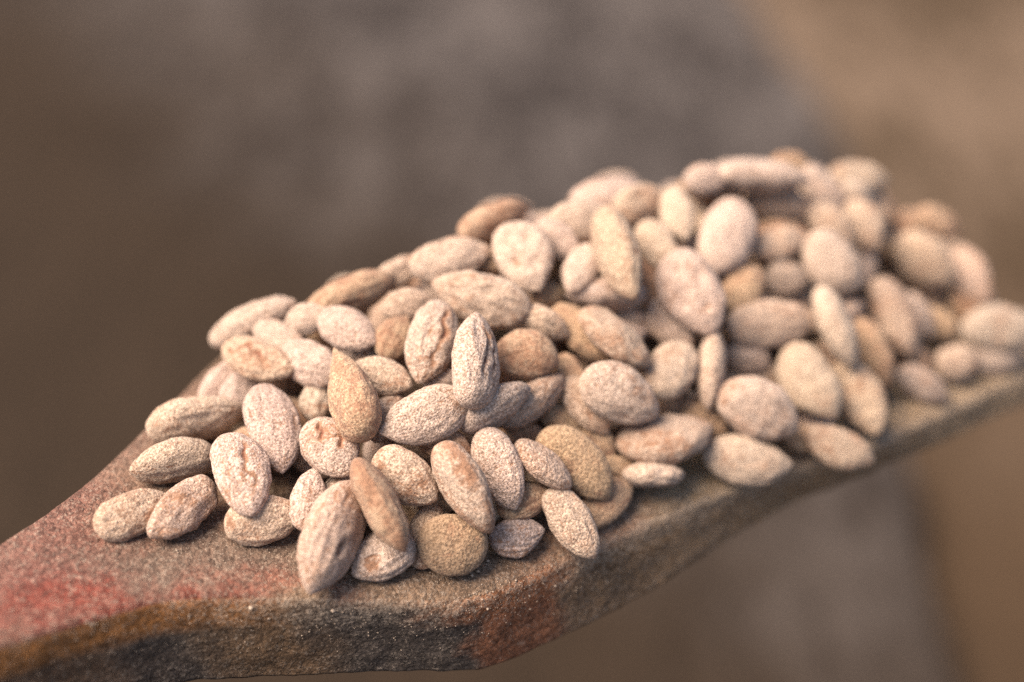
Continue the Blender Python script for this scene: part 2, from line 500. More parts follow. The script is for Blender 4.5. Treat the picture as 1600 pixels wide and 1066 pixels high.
def almond_mesh(L, W, T, feat, seed, nu=64, nv=72):
    rng = random.Random(seed)
    t, a, faces = grid(nu, nv)
    sharp = rng.uniform(0.6, 1.35)
    if 'disc' in feat:
        sharp = 0.0
    if feat in ('groove2', 'ridge', 'rough', 'wedge'):
        sharp = 1.05
    blunt = rng.uniform(0.42, 0.52)
    ex = np.where(t < 0, blunt + (0.5 - blunt) * smoothstep(-1, 0, t), 0.5 + 0.22 * sharp * smoothstep(0.0, 1.0, t))
    r = np.power(np.clip(1 - t * t, 0, 1), ex) * (1 - 0.10 * sharp * t)
    if feat == 'wedge':
        r = r * (1 - 0.42 * t)
    r /= r.max()
    ca, sa = np.cos(a), np.sin(a)
    bend = rng.uniform(-0.05, 0.05) * L
    if feat == 'bend':
        bend = -0.13 * L
    asym = rng.uniform(-0.10, 0.10)
    x = t * L / 2
    y = ca * r * W / 2 * (1 + asym * ca * np.sign(t) * np.abs(t)) + bend * (0.35 - t * t)
    zz = np.sign(sa) * np.abs(sa) ** 0.92 * np.power(r, 0.9) * T / 2
    zz = zz * (1 + rng.uniform(-0.12, 0.12) * t)
    P = np.stack([x, y, zz], 1)
    nrm = np.stack([t * 0.35 / L * W, ca / W, sa / T], 1)
    nrm /= np.linalg.norm(nrm, axis=1)[:, None] + 1e-9
    so = Vector((seed * 3.7 % 50, seed * 1.3 % 31, seed * 0.7 % 17))
    lump = np.array([noise.noise(Vector(p) * 130 + so) for p in P])
    mid = np.array([noise.noise(Vector(p) * 330 + so) for p in P])
    fin = np.array([noise.noise(Vector(p) * 900 + so) for p in P])
    wr = np.array([noise.noise(Vector((p[0] * 120, q * 2.6, s * 2.6)) + so) for p, q, s in zip(P, ca, sa)])
    wamp = {'wrinkle': 0.00055, 'rough': 0.00042, 'wedge': 0.00045, 'groove': 0.00040, 'groove2': 0.00040, 'smooth': 0.00008, 'disc': 0.00012}.get(feat, 0.00032)
    lamp_ = 0.00030 if feat in ('smooth', 'disc') else 0.00055
    d = lump * lamp_ + mid * (0.00020 if feat in ('smooth',) else 0.00070 if feat == 'crust' else 0.00028) + fin * 0.00011 + (wamp - np.abs(wr) * wamp * 2) * (1 - t ** 4) * (1 - t ** 2) ** 0.5
    skin = np.clip((np.abs(wr) < 0.07) * 0.25 * (feat in ('wrinkle', 'rough', 'groove', 'groove2')), 0, 1).astype(float)
    face = smoothstep(0.05, 0.4, sa)

    def groove(y0, w, depth, t0, t1, amt=1.0):
        nonlocal d, skin
        win = smoothstep(t0 - 0.12, t0 + 0.12, t) * (1 - smoothstep(t1 - 0.12, t1 + 0.12, t)) * face
        e = np.exp(-((P[:, 1] - y0) / w) ** 2)
        brk = 0.55 + 0.9 * np.array([noise.noise(Vector((q * 5.0, seed * 1.7, y0 * 900 if np.isscalar(y0) else 0.0))) for q in t])
        brk = np.clip(brk + 0.25, 0.35, 1)
        d = d - depth * e * win * brk
        lip = np.exp(-((P[:, 1] - y0) / (w * 2.6)) ** 2)
        d = d + depth * 0.25 * lip * win
        skin = np.maximum(skin, np.clip(1.1 * amt * np.exp(-((P[:, 1] - y0) / (w * 1.0)) ** 2) * win * brk, 0, 1))
    zig = 0.05 * W * np.sin(t * 7 + seed) + 0.03 * W * np.sin(t * 15 + 2 * seed)
    if feat == 'groove':
        groove(W * GR.get(seed, 0.14) + zig, 0.0006, 0.0010, -0.65, 0.55)
        groove(-W * 0.16 + zig, 0.0004, 0.0007, -0.2, 0.6, 0.5)
    elif feat == 'groove2':
        groove(W * 0.12 * (1 - t * 0.6) + zig * 0.6, 0.0006, 0.0010, -0.45, 0.50)
        groove(-W * 0.10 * (1 - t * 0.6) + zig * 0.6, 0.0006, 0.0009, -0.25, 0.55)
    elif feat == 'crack':
        groove(W * 0.10 + zig * 2.4 + t * W * 0.12, 0.0007, 0.0012, -0.75, 0.35)
    elif feat == 'ridge':
        e = np.exp(-((P[:, 1] - 0.0) / (W * 0.10)) ** 2) * smoothstep(0.0, 0.5, sa)
        skin = np.maximum(skin, 0.4 * e)
        for sg in (-1, 1):
            skin = np.maximum(skin, 0.35 * np.exp(-((zz - sg * T * 0.02) / (T * 0.16)) ** 2) * smoothstep(0.2, 0.7, np.abs(ca)))
    elif feat == 'pit':
        e = np.exp(-(((x - 0.10 * L) / 0.0019) ** 2 + ((y + 0.06 * W) / 0.0009) ** 2)) * face
        d -= 0.0022 * e
        skin = np.maximum(skin, 0.9 * e)
    elif feat == 'facet':
        e = np.exp(-(((x - 0.20 * L) / 0.0026) ** 2 + ((y - 0.05 * W) / 0.0022) ** 2)) * face
        d -= 0.0006 * smoothstep(0.2, 0.8, e)
        skin = np.maximum(skin, 0.42 * smoothstep(0.35, 0.6, e))
    elif feat == 'dimple':
        for qx, qy, q in ((-0.12, 0.2, .0022), (0.05, -0.18, .0025), (-0.25, -0.1, .002), (0.22, 0.1, .002)):
            e = np.exp(-((x - qx * L) ** 2 + (y - qy * W) ** 2) / q ** 2) * face
            d -= 0.0010 * e
            skin = np.maximum(skin, 0.25 * e)
    P = P + nrm * d[:, None]
    me = bpy.data.meshes.new('almond')
    me.from_pydata(P.tolist(), [], faces)
    me.polygons.foreach_set('use_smooth', [True] * len(me.polygons))
    at = me.attributes.new('skin', 'FLOAT', 'POINT')
    at.data.foreach_set('value', skin.astype(np.float32))
    me.materials.append(M_almond)
    return me


# dust tint (multiplies the pale dust) and how thickly the dust covers the brown skin
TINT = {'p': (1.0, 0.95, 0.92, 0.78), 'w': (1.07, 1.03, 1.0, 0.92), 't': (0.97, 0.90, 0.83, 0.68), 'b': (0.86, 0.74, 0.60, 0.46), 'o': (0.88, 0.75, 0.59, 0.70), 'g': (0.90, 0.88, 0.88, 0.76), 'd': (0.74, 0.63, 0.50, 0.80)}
GR = {}
ALMONDS = [   # x, y, z, rotation quaternion (mm), length, width, thickness (mm), feature, colour kind, label
(-72.3,17.3,28.9, 0.9393,-0.2649,-0.2166,0.0267, 27.2,15.2,10, '', 'p', 'blurred pale almond farthest left on the crest, pointing up to the right'),
(-63.5,7.1,31.2, 0.9323,0.2744,-0.0522,-0.2297, 18.2,8.3,4.7, '', 'p', 'small blurred almond just right of the leftmost crest almond'),
(-68.8,-0.4,29.6, 0.9319,0.2803,-0.0511,-0.2245, 22.7,10.8,6.2, 'crack', 't', 'tan almond with a dark brown split on top, at the heap\'s upper left shoulder'),
(-74.1,-1.2,19, 0.7239,0.2913,0.0057,0.6253, 18.1,10.7,6.1, '', 'g', 'pale greyish almond half hidden under the split tan almond at the left shoulder'),
(-62,-22.1,24.1, 0.7985,0.0476,0.1823,-0.5718, 27.3,13.6,7.7, '', 'p', 'smooth pale upright almond with its tip down, left of the round cracked almond'),
(-84.1,-13.6,19.8, 0.6285,0.7635,0.1055,0.1046, 27,15.1,10, '', 'p', 'blurred almond lying flat against the board\'s far left edge'),
(-79.4,3.3,18.4, 0.7595,0.4581,0.0203,0.4615, 19.6,9.8,5.6, '', 'p', 'blurred almond at the far left edge, below the leftmost crest almond'),
(-87.4,-29.5,19, 0.0875,-0.1376,0.7366,-0.6564, 23.1,12.9,8.5, '', 'p', 'pale almond lying flat behind the two almonds at the left end'),
(-94.7,-46.9,17.7, 0.896,0.3247,0.086,0.2905, 19.8,10.9,6.2, '', 't', 'leftmost almond of all, lying on the reddish part of the board'),
(-82.9,-44.8,17, -0.4517,0.1046,-0.2842,0.8392, 22,11.6,6.6, 'crust', 't', 'finely wrinkled tan almond second from the left end of the board'),
(-68.1,-38.6,23.3, 0.8188,0.1112,0.1172,-0.5509, 24.5,13.5,7.7, 'groove', 'p', 'plump pale almond with a long reddish groove, resting on another at the left'),
(-62.4,-46,14.6, 0.8872,0.4485,-0.0065,0.1084, 19.8,12.3,7, '', 't', 'almond pinned under the plump grooved almond at the front left'),
(-46.5,-30.3,24.6, 0.8683,0.1766,0.079,-0.4567, 18.8,13.3,7.6, 'crack', 'p', 'roundish cream almond with a crooked orange crack, left of centre front'),
(-41.6,-20.5,34.8, 0.5252,-0.2175,-0.5717,0.5917, 28.4,15.9,10.5, 'wedge', 'b', 'brown wedge shaped almond standing with its sharp tip up and left'),
(-54.7,-2,30.2, 0.2544,-0.0936,-0.4373,0.8575, 18.8,11.7,6.6, '', 'p', 'pale blunt almond tucked behind the sharp tip of the brown wedge'),
(-44.3,3.7,36.7, 0.9239,0.2483,-0.0192,-0.2906, 18.9,11.1,6.3, '', 'p', 'small plump pale almond under the blurred crest, above the brown wedge'),
(-55.4,10.9,35.1, 0.8795,0.4424,-0.108,0.138, 14.8,8.3,4.7, '', 'p', 'blurred almond on the left crest, left of the small plump almond'),
(-44.9,19.6,36.1, 0.4525,0.8645,0.0952,0.1971, 27.8,15.6,10.3, '', 'b', 'long blurred almond with a brown end sloping along the left crest'),
(-28.4,12.8,37.9, 0.8518,0.513,0.0225,0.1037, 15,9.1,5.2, '', 't', 'pale tan almond peeping out left of the large wrinkled almond'),
(-31.7,2.5,35, 0.7887,0.299,-0.0248,0.5366, 14.2,9.7,5.5, '', 'b', 'small brownish almond half behind the left grooved upright almond'),
(-21.5,-3.2,37.7, 0.6314,0.0286,0.2635,-0.7287, 25.6,13.1,7.5, 'groove', 'p', 'speckled upright almond with a short red split, left of the twin cracked one'),
(-9.5,-14.7,40.9, 0.5359,0.4885,0.1963,0.6601, 27,15.1,10, 'groove2', 'p', 'upright pointed almond with twin dark red lengthwise cracks, near the middle'),
(-8.5,12.5,40.6, 0.1377,0.0035,-0.5362,0.8328, 28.4,14.2,8.1, 'wrinkle', 't', 'large wrinkled almond lying level above the two cracked upright almonds'),
(-17.2,28.6,42.3, 0.9067,0.3995,0.0193,0.1337, 23.7,12.3,7, '', 'p', 'blurred pale almond on the crest left of the broad pale almond'),
(-32,30.5,36.1, 0.8213,0.4492,0.0493,0.3482, 16.5,8.3,4.7, '', 'p', 'small blurred almond on the crest between two longer ones, left of middle'),
(-5.1,42.7,45.4, 0.623,0.7351,0.1417,0.2266, 23.1,12.9,8.5, '', 'b', 'blurred crest almond with a brown upper end, behind the broad pale almond'),
(3.4,27.5,43.9, 0.792,0.2827,0.0501,-0.5388, 23.2,15.8,9, 'dimple', 'w', 'broad heart shaped pale almond with shallow dimples, below the middle crest'),
(13.1,36.1,43.7, 0.8102,0.4899,0.0071,-0.3218, 16.2,9.2,5.3, '', 'p', 'small pale almond peeping out at the right shoulder of the broad pale almond'),
(20.3,44.6,44.3, 0.8855,0.4315,0.0875,0.1484, 21.8,13,7.4, '', 'p', 'blurred plump pale almond on the crest, left of the long slanting almond'),
(29.5,26,45.7, 0.4808,0.6389,-0.2606,-0.541, 29.6,16.6,11, '', 't', 'long narrow tan almond slanting steeply down from the crest'),
(19.4,26.7,40.5, 0.5175,0.0489,0.2682,-0.8111, 16.5,9.6,5.5, '', 'p', 'small pale teardrop almond left of the long slanting almond'),
(26.5,25.6,32.4, -0.0261,-0.1202,0.9076,-0.4014, 23.9,13.4,8.8, '', 'g', 'flat grey almond lying level beneath the long slanting almond'),
(39,32.7,31.5, 0.6554,0.1002,-0.2572,0.703, 16.1,8.4,4.8, '', 'b', 'brown almond hidden behind the lower end of the long slanting almond'),
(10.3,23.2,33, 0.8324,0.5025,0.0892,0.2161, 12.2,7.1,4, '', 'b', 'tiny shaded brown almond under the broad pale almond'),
(8.8,9.6,34.3, 0.6484,0.7293,-0.0128,-0.218, 16,9,5.9, '', 't', 'small almond with a pointed right end, right of the large wrinkled almond'),
(4.1,-3,33.2, 0.9343,0.3419,0.0889,-0.0474, 17.9,13.3,7.6, '', 'b', 'stubby almond half brown and half pale, right of the twin cracked almond'),
(19.5,11.9,28.8, 0.9209,0.0179,0.2495,-0.2991, 21.9,12.2,8.1, '', 'o', 'olive brown shaded almond leaning in the hollow left of the pale rimmed one'),
(28.3,6.9,31.3, 0.9409,-0.0934,0.276,-0.1725, 24.1,13.5,8.9, '', 't', 'slim almond seen edge on with a pale lower rim, middle of the heap'),
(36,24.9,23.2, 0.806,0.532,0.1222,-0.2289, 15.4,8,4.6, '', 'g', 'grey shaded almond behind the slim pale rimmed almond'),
(45.2,22.1,24.1, 0.7682,0.4795,0.1271,-0.4048, 17.8,10.6,6, '', 'p', 'pale almond tucked under the left side of the biggest broad almond'),
(50.9,24.7,33.5, 0.7718,0.3123,0.1542,-0.5321, 26.7,17.3,9.9, 'dimple', 'p', 'biggest broad almond leaning back, right of the middle of the heap'),
(42.4,39.6,38.7, 0.8051,0.3356,0.0854,-0.4815, 19,10.2,5.8, '', 'p', 'narrow pale almond behind the upper left of the biggest broad almond'),
(48.5,52.3,42.3, 0.71,0.3299,0.0196,-0.6218, 18.5,9.9,5.6, '', 'w', 'blurred short pale almond standing upright near the crest'),
(38.2,56.3,42.8, 0.8491,0.4604,0.1052,0.2368, 20,11.6,6.6, '', 't', 'blurred tan almond on the crest left of the short upright pale one'),
(28.6,61.3,43.2, 0.9747,0.0004,-0.0012,0.2235, 24,13.5,8.9, '', 'p', 'blurred pale almond topping the crest above the long slanting almond'),
(58.1,65.4,45.8, 0.8605,0.5026,0.0734,0.0393, 14,9.1,5.2, '', 'p', 'small blurred almond at the left end of the topmost crest row'),
(75.4,72.2,43, 0.2591,0.9588,0.098,-0.0626, 30.6,17.1,10.1, 'bend', 'p', 'long blurred curved almond lying along the top of the heap'),
(87.9,87.2,37.9, 0.8737,0.4595,0.1528,0.0473, 14.9,7.6,4.3, '', 'o', 'small blurred orange brown almond at the very top of the heap'),
(98.2,82.3,31.5, 0.8921,0.1667,0.2883,-0.3054, 19.3,10.8,7.2, '', 'p', 'blurred narrow almond sloping down at the right end of the long curved one'),
(111.9,93,29.3, 0.8897,0.4351,0.1329,0.0379, 21.4,10.6,6, '', 'p', 'blurred oval pale almond at the right end of the top crest'),
(84.9,75.4,29.2, 0.5218,0.8319,0.1201,-0.1459, 27.6,15.5,10.2, '', 't', 'blurred tan almond just below the long curved top almond'),
(62.6,47.6,36.3, 0.5302,0.0698,0.2982,-0.7906, 27.3,16.3,9.3, '', 'w', 'broad pale almond with its point down, beneath the top crest row'),
(80.2,55.6,29.6, 0.9169,0.3449,0.0646,0.1901, 19.1,10.1,5.8, '', 't', 'small tan almond in the hollow right of the pale point down almond'),
(83.1,50,20.6, 0.8525,0.4991,0.1417,0.0636, 15.6,10.5,6, '', 'p', 'small round pale almond above the level oval almond on the right side'),
(67.7,37.8,25.8, 0.8573,0.3265,-0.0151,0.3977, 17.7,11.6,6.6, '', 'o', 'tan and orange almond squeezed right of the biggest broad almond'),
(76.2,31.1,18, 0.8851,0.435,0.1261,0.107, 30.2,13.9,7.9, '', 't', 'oval tan almond lying level in the right middle of the heap'),
(97.1,53.7,23.4, 0.8129,0.4099,0.2361,-0.3399, 23,15.6,8.9, '', 'w', 'broad whitish blurred almond on the right slope below the crest'),
(99,67.9,26.5, 0.7009,0.5482,0.1416,-0.4338, 19.9,10.9,6.2, '', 't', 'blurred tan almond directly behind the broad whitish one on the right slope'),
(110.6,74.6,23.3, 0.7045,0.5067,0.1551,-0.4721, 18.5,11.6,6.6, '', 't', 'blurred tan almond right of the whitish one, under the right crest end'),
(95.1,31.6,16.4, 0.8039,-0.2144,0.4831,-0.2727, 25.8,14.4,9.4, '', 'w', 'thin white edged almond standing on its side on the right slope'),
(109.7,39.5,0, 0.49,0.6755,-0.0961,-0.5425, 24,13.4,8.9, '', 'o', 'orange brown blurred almond right of the thin white edged almond'),
(119.3,52.8,3.7, 0.8313,0.0703,0.3518,-0.4246, 27.3,15.3,10.1, '', 't', 'long tan blurred almond sloping down on the right slope'),
(129.1,60.5,-1.1, 0.8578,0.0046,0.3597,-0.367, 16.5,9.2,6.1, '', 'p', 'thin sliver of almond seen behind the long tan one, right slope'),
(134.2,79.1,6.7, 0.7077,0.5943,0.1279,-0.36, 23.9,15.3,8.7, '', 't', 'blurred fat almond alone on the upper right slope'),
(141.6,97.4,9, 0.8833,0.4263,0.1802,-0.0749, 18.7,10,5.7, '', 'b', 'faint brownish almond behind the blurred fat one at the upper right'),
(151.2,82.1,-1.2, 0.7353,0.3594,0.1088,-0.5642, 20.4,11.2,6.4, '', 't', 'very blurred upright almond near the right end of the heap'),
(157.7,62.8,-8.8, 0.8925,0.4409,0.0951,0.0016, 28.9,14.4,8.2, '', 'g', 'very blurred grey almond cut by the right edge of the picture'),
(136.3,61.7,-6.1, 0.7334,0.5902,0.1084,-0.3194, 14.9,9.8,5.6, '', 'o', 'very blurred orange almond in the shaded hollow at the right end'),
(141.1,50.2,-12.3, 0.8806,0.4557,0.0609,0.1145, 16.3,11,6.3, '', 't', 'very blurred round tan almond lying on the board at far right'),
(127.3,38.7,-12, 0.7746,0.5766,0.1385,-0.2196, 19.4,9.8,5.6, '', 'g', 'blurred shaded almond lying on the board, left of the round tan one'),
(86.8,18.1,6.1, 0.7913,0.3615,0.1755,-0.4609, 25.5,15.6,8.9, '', 'p', 'plump pinkish almond sloping down on the lower right of the heap'),
(103.3,22.2,-2.9, 0.7683,0.3802,0.1422,-0.4949, 24.9,13.3,7.6, '', 't', 'smooth tan almond beside the plump pinkish one, lower right'),
(69.2,2,9.7, 0.8322,0.4969,0.1429,-0.2003, 25,16.4,9.4, '', 'p', 'broad speckled pale almond on the lower right, above the lowest whitish one'),
(66.1,-6.1,-2.2, 0.9041,0.4172,0.0845,-0.0384, 26.6,13.3,7.6, '', 'w', 'whitish oval almond lying on the board at the lower right foot of the heap'),
(94.5,3.6,-6.3, 0.9023,0.3632,0.1901,-0.1334, 22.7,11.2,6.4, '', 't', 'tan almond at the lower right foot, right of the whitish oval'),
(83.1,6.2,-4.6, 0.8239,0.5042,0.1167,-0.2311, 13,7.9,4.5, '', 'o', 'small shaded sliver of almond between the whitish oval and the tan foot almond'),
(69.3,25.1,10, 0.8301,0.506,0.1767,-0.1537, 15.2,9.9,5.7, '', 'p', 'small pale almond under the level oval almond on the right'),
(56.1,10.7,16.5, 0.6143,-0.253,0.6534,-0.3629, 23.3,13.1,7.9, '', 't', 'thin almond standing on edge, pointing straight down, right of middle'),
(77,24.9,3, 0.8801,0.4441,0.1675,-0.0132, 15.1,7.9,4.5, '', 'g', 'pale sliver showing behind the left of the plump pinkish almond'),
(43.7,6.1,20.2, -0.4022,-0.0115,-0.2881,0.8689, 20.6,13.6,7.7, '', 'p', 'rounded pale almond between the thin upright one and the big speckled oval'),
(29.3,-6.8,22.4, 0.8402,0.466,0.2288,-0.1569, 25,15,8.6, '', 'p', 'big speckled pinkish oval almond right of the centre of the heap'),
(20.3,-6.7,18.6, 0.8187,0.3414,0.2508,-0.3877, 19.2,9.9,5.6, '', 't', 'tan almond pinned beneath the left end of the big speckled oval'),
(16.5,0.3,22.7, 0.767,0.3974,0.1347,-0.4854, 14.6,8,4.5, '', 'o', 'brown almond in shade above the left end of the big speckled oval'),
(42.7,-7.4,7.5, 0.98,-0.0593,0.0262,0.188, 29.7,16.6,11, '', 't', 'long beige almond with its point to the right, below the big speckled oval'),
(54.7,3.7,4.7, 0.8663,0.3616,0.2299,-0.2567, 16.3,8.9,5.1, '', 'o', 'ochre almond mostly covered by the long beige one, at its right tip'),
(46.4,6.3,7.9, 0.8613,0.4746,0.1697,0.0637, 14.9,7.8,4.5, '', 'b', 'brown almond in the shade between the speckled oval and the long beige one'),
(38.9,-17.3,2.9, 0.3629,0.9126,0.1751,-0.0697, 18.7,10.5,6.6, '', 'p', 'thin almond lying edge on upon the board under the long beige one'),
(17.2,-24.1,13.3, 0.8379,0.382,0.2492,-0.3, 25.9,13.8,7.9, 'smooth', 'o', 'smooth ochre yellow almond without white dust, front right of middle'),
(24.4,-25.8,1.1, 0.8983,0.2114,0.0385,0.3833, 20.6,12.3,7, 'smooth', 'o', 'ochre yellow almond lying on the board beneath the other ochre one'),
(8.1,-29.5,17.8, 0.9349,-0.0818,0.3089,-0.1543, 18.8,10.5,6.9, '', 't', 'slim speckled almond lying against the upper ochre almond'),
(15.6,-39.3,6.5, 0.8449,0.2563,0.2157,-0.4171, 21.7,11,6.3, '', 't', 'almond leaning on its tip at the front right, before the ochre pair'),
(-3.3,-32.6,19.4, 0.7268,0.4,0.1459,-0.5389, 22.6,11.9,6.8, '', 'p', 'pale red speckled upright almond, front middle, right of the long tapering one'),
(-11.7,-42.6,22.4, 0.4942,0.7127,-0.0841,-0.4907, 25.9,14.5,9.6, 'ridge', 't', 'long tapering almond with a brown ridge, pointing down over the round one'),
(-26.8,-39,22.3, 0.8438,0.4286,0.0932,-0.3091, 19.5,12.5,7.1, 'rough', 't', 'orange tinged speckled almond in front, right of the slim brown one'),
(-32.4,-49.3,22.8, 0.7697,-0.3869,0.4567,-0.2221, 26.5,14.8,8.8, 'ridge', 'b', 'slim long brown almond lying on its edge, front left of middle'),
(-44.2,-54.2,16.9, 0.5622,-0.1659,0.5402,-0.6038, 30.3,16.9,11.2, 'pit', 't', 'largest front almond with a small dark pit, its tip touching the board'),
(-51.1,-42.3,18.1, 0.7093,0.2204,-0.0998,0.6621, 16.8,8.9,5.1, '', 'p', 'pale almond standing behind the largest front almond'),
(-32.3,-53.3,9.4, -0.3098,-0.001,-0.2467,0.9183, 18.2,12.5,7.1, 'facet', 'p', 'almond with an orange flat spot at its end, lying at the front'),
(-14.8,-50.2,10, 0.9191,0.3681,0.1302,0.0527, 18.1,15.5,7.7, 'disc', 'd', 'round disc shaped olive brown almond at the very front'),
(-21.6,-46.1,9.2, 0.7645,0.184,-0.1941,0.5866, 17.8,9.8,5.6, '', 't', 'almond mostly hidden behind the round disc shaped one'),
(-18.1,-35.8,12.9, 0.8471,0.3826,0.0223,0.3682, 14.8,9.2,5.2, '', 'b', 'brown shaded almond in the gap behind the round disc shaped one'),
(1.3,-42.5,5.1, 0.9309,0.3377,0.0658,0.1225, 15,9.2,5.2, 'rough', 'g', 'small grey lumpy almond lying on the board at the front'),
(3,-34.9,10.5, 0.9184,0.3364,0.0379,0.2047, 14.8,9.5,5.4, '', 'b', 'small brownish almond just above the grey lumpy one'),
(-22.4,-25.4,31.1, -0.2215,0.02,-0.375,0.9, 24.8,13.9,7.9, '', 'p', 'large pinkish speckled almond with its tip lower left, below the cracked pair'),
(-4.2,-18.8,28.7, 0.5668,0.7675,0.1842,0.2363, 22.3,12.5,8.3, '', 'g', 'grey speckled slim almond sloping up right beneath the twin cracked one'),
(5.5,-9.5,22.6, 0.5078,0.7838,0.2187,0.2828, 23.6,13.2,8.7, '', 't', 'slim tan almond parallel to the grey speckled one, on its right'),
(-34.6,-11.7,32.8, 0.945,0.2998,-0.0129,-0.1297, 18.3,10.1,5.8, '', 't', 'oval tan almond lying right of the brown wedge'),
(-32.8,-20.4,26.4, 0.8063,0.269,-0.0752,0.5213, 15.1,8.2,4.7, '', 't', 'tan sliver between the brown wedge and the large pinkish almond'),
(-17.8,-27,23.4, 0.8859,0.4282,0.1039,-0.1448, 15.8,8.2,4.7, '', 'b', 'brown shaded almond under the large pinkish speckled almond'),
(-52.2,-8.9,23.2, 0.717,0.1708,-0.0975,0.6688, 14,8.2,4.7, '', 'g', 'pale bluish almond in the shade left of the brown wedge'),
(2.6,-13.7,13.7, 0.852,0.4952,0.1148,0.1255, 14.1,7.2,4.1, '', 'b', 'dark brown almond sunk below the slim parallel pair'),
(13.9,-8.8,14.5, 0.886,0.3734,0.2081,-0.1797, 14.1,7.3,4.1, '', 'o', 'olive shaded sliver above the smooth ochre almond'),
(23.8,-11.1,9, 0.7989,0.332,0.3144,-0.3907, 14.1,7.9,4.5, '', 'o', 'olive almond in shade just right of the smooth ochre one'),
(29.4,-15.8,3.1, 0.8916,0.3654,0.2623,-0.0514, 12.9,6.9,3.9, '', 'o', 'small ochre almond left of the thin edge on one at the board'),
(-18.3,-9.9,30.2, 0.9244,0.3778,0.0458,0.0246, 11.6,7,4, '', 'g', 'pale purplish almond showing between the feet of the two cracked uprights'),
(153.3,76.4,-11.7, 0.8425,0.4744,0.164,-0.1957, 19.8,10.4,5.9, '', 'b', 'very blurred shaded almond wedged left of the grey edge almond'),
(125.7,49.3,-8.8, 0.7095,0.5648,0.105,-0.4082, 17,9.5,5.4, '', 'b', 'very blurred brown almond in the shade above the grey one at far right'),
(156.4,58.8,-17.4, 0.8821,0.461,0.0643,0.0725, 20,9.4,5.4, '', 'g', 'very blurred almond underneath the grey one cut by the right edge'),
]
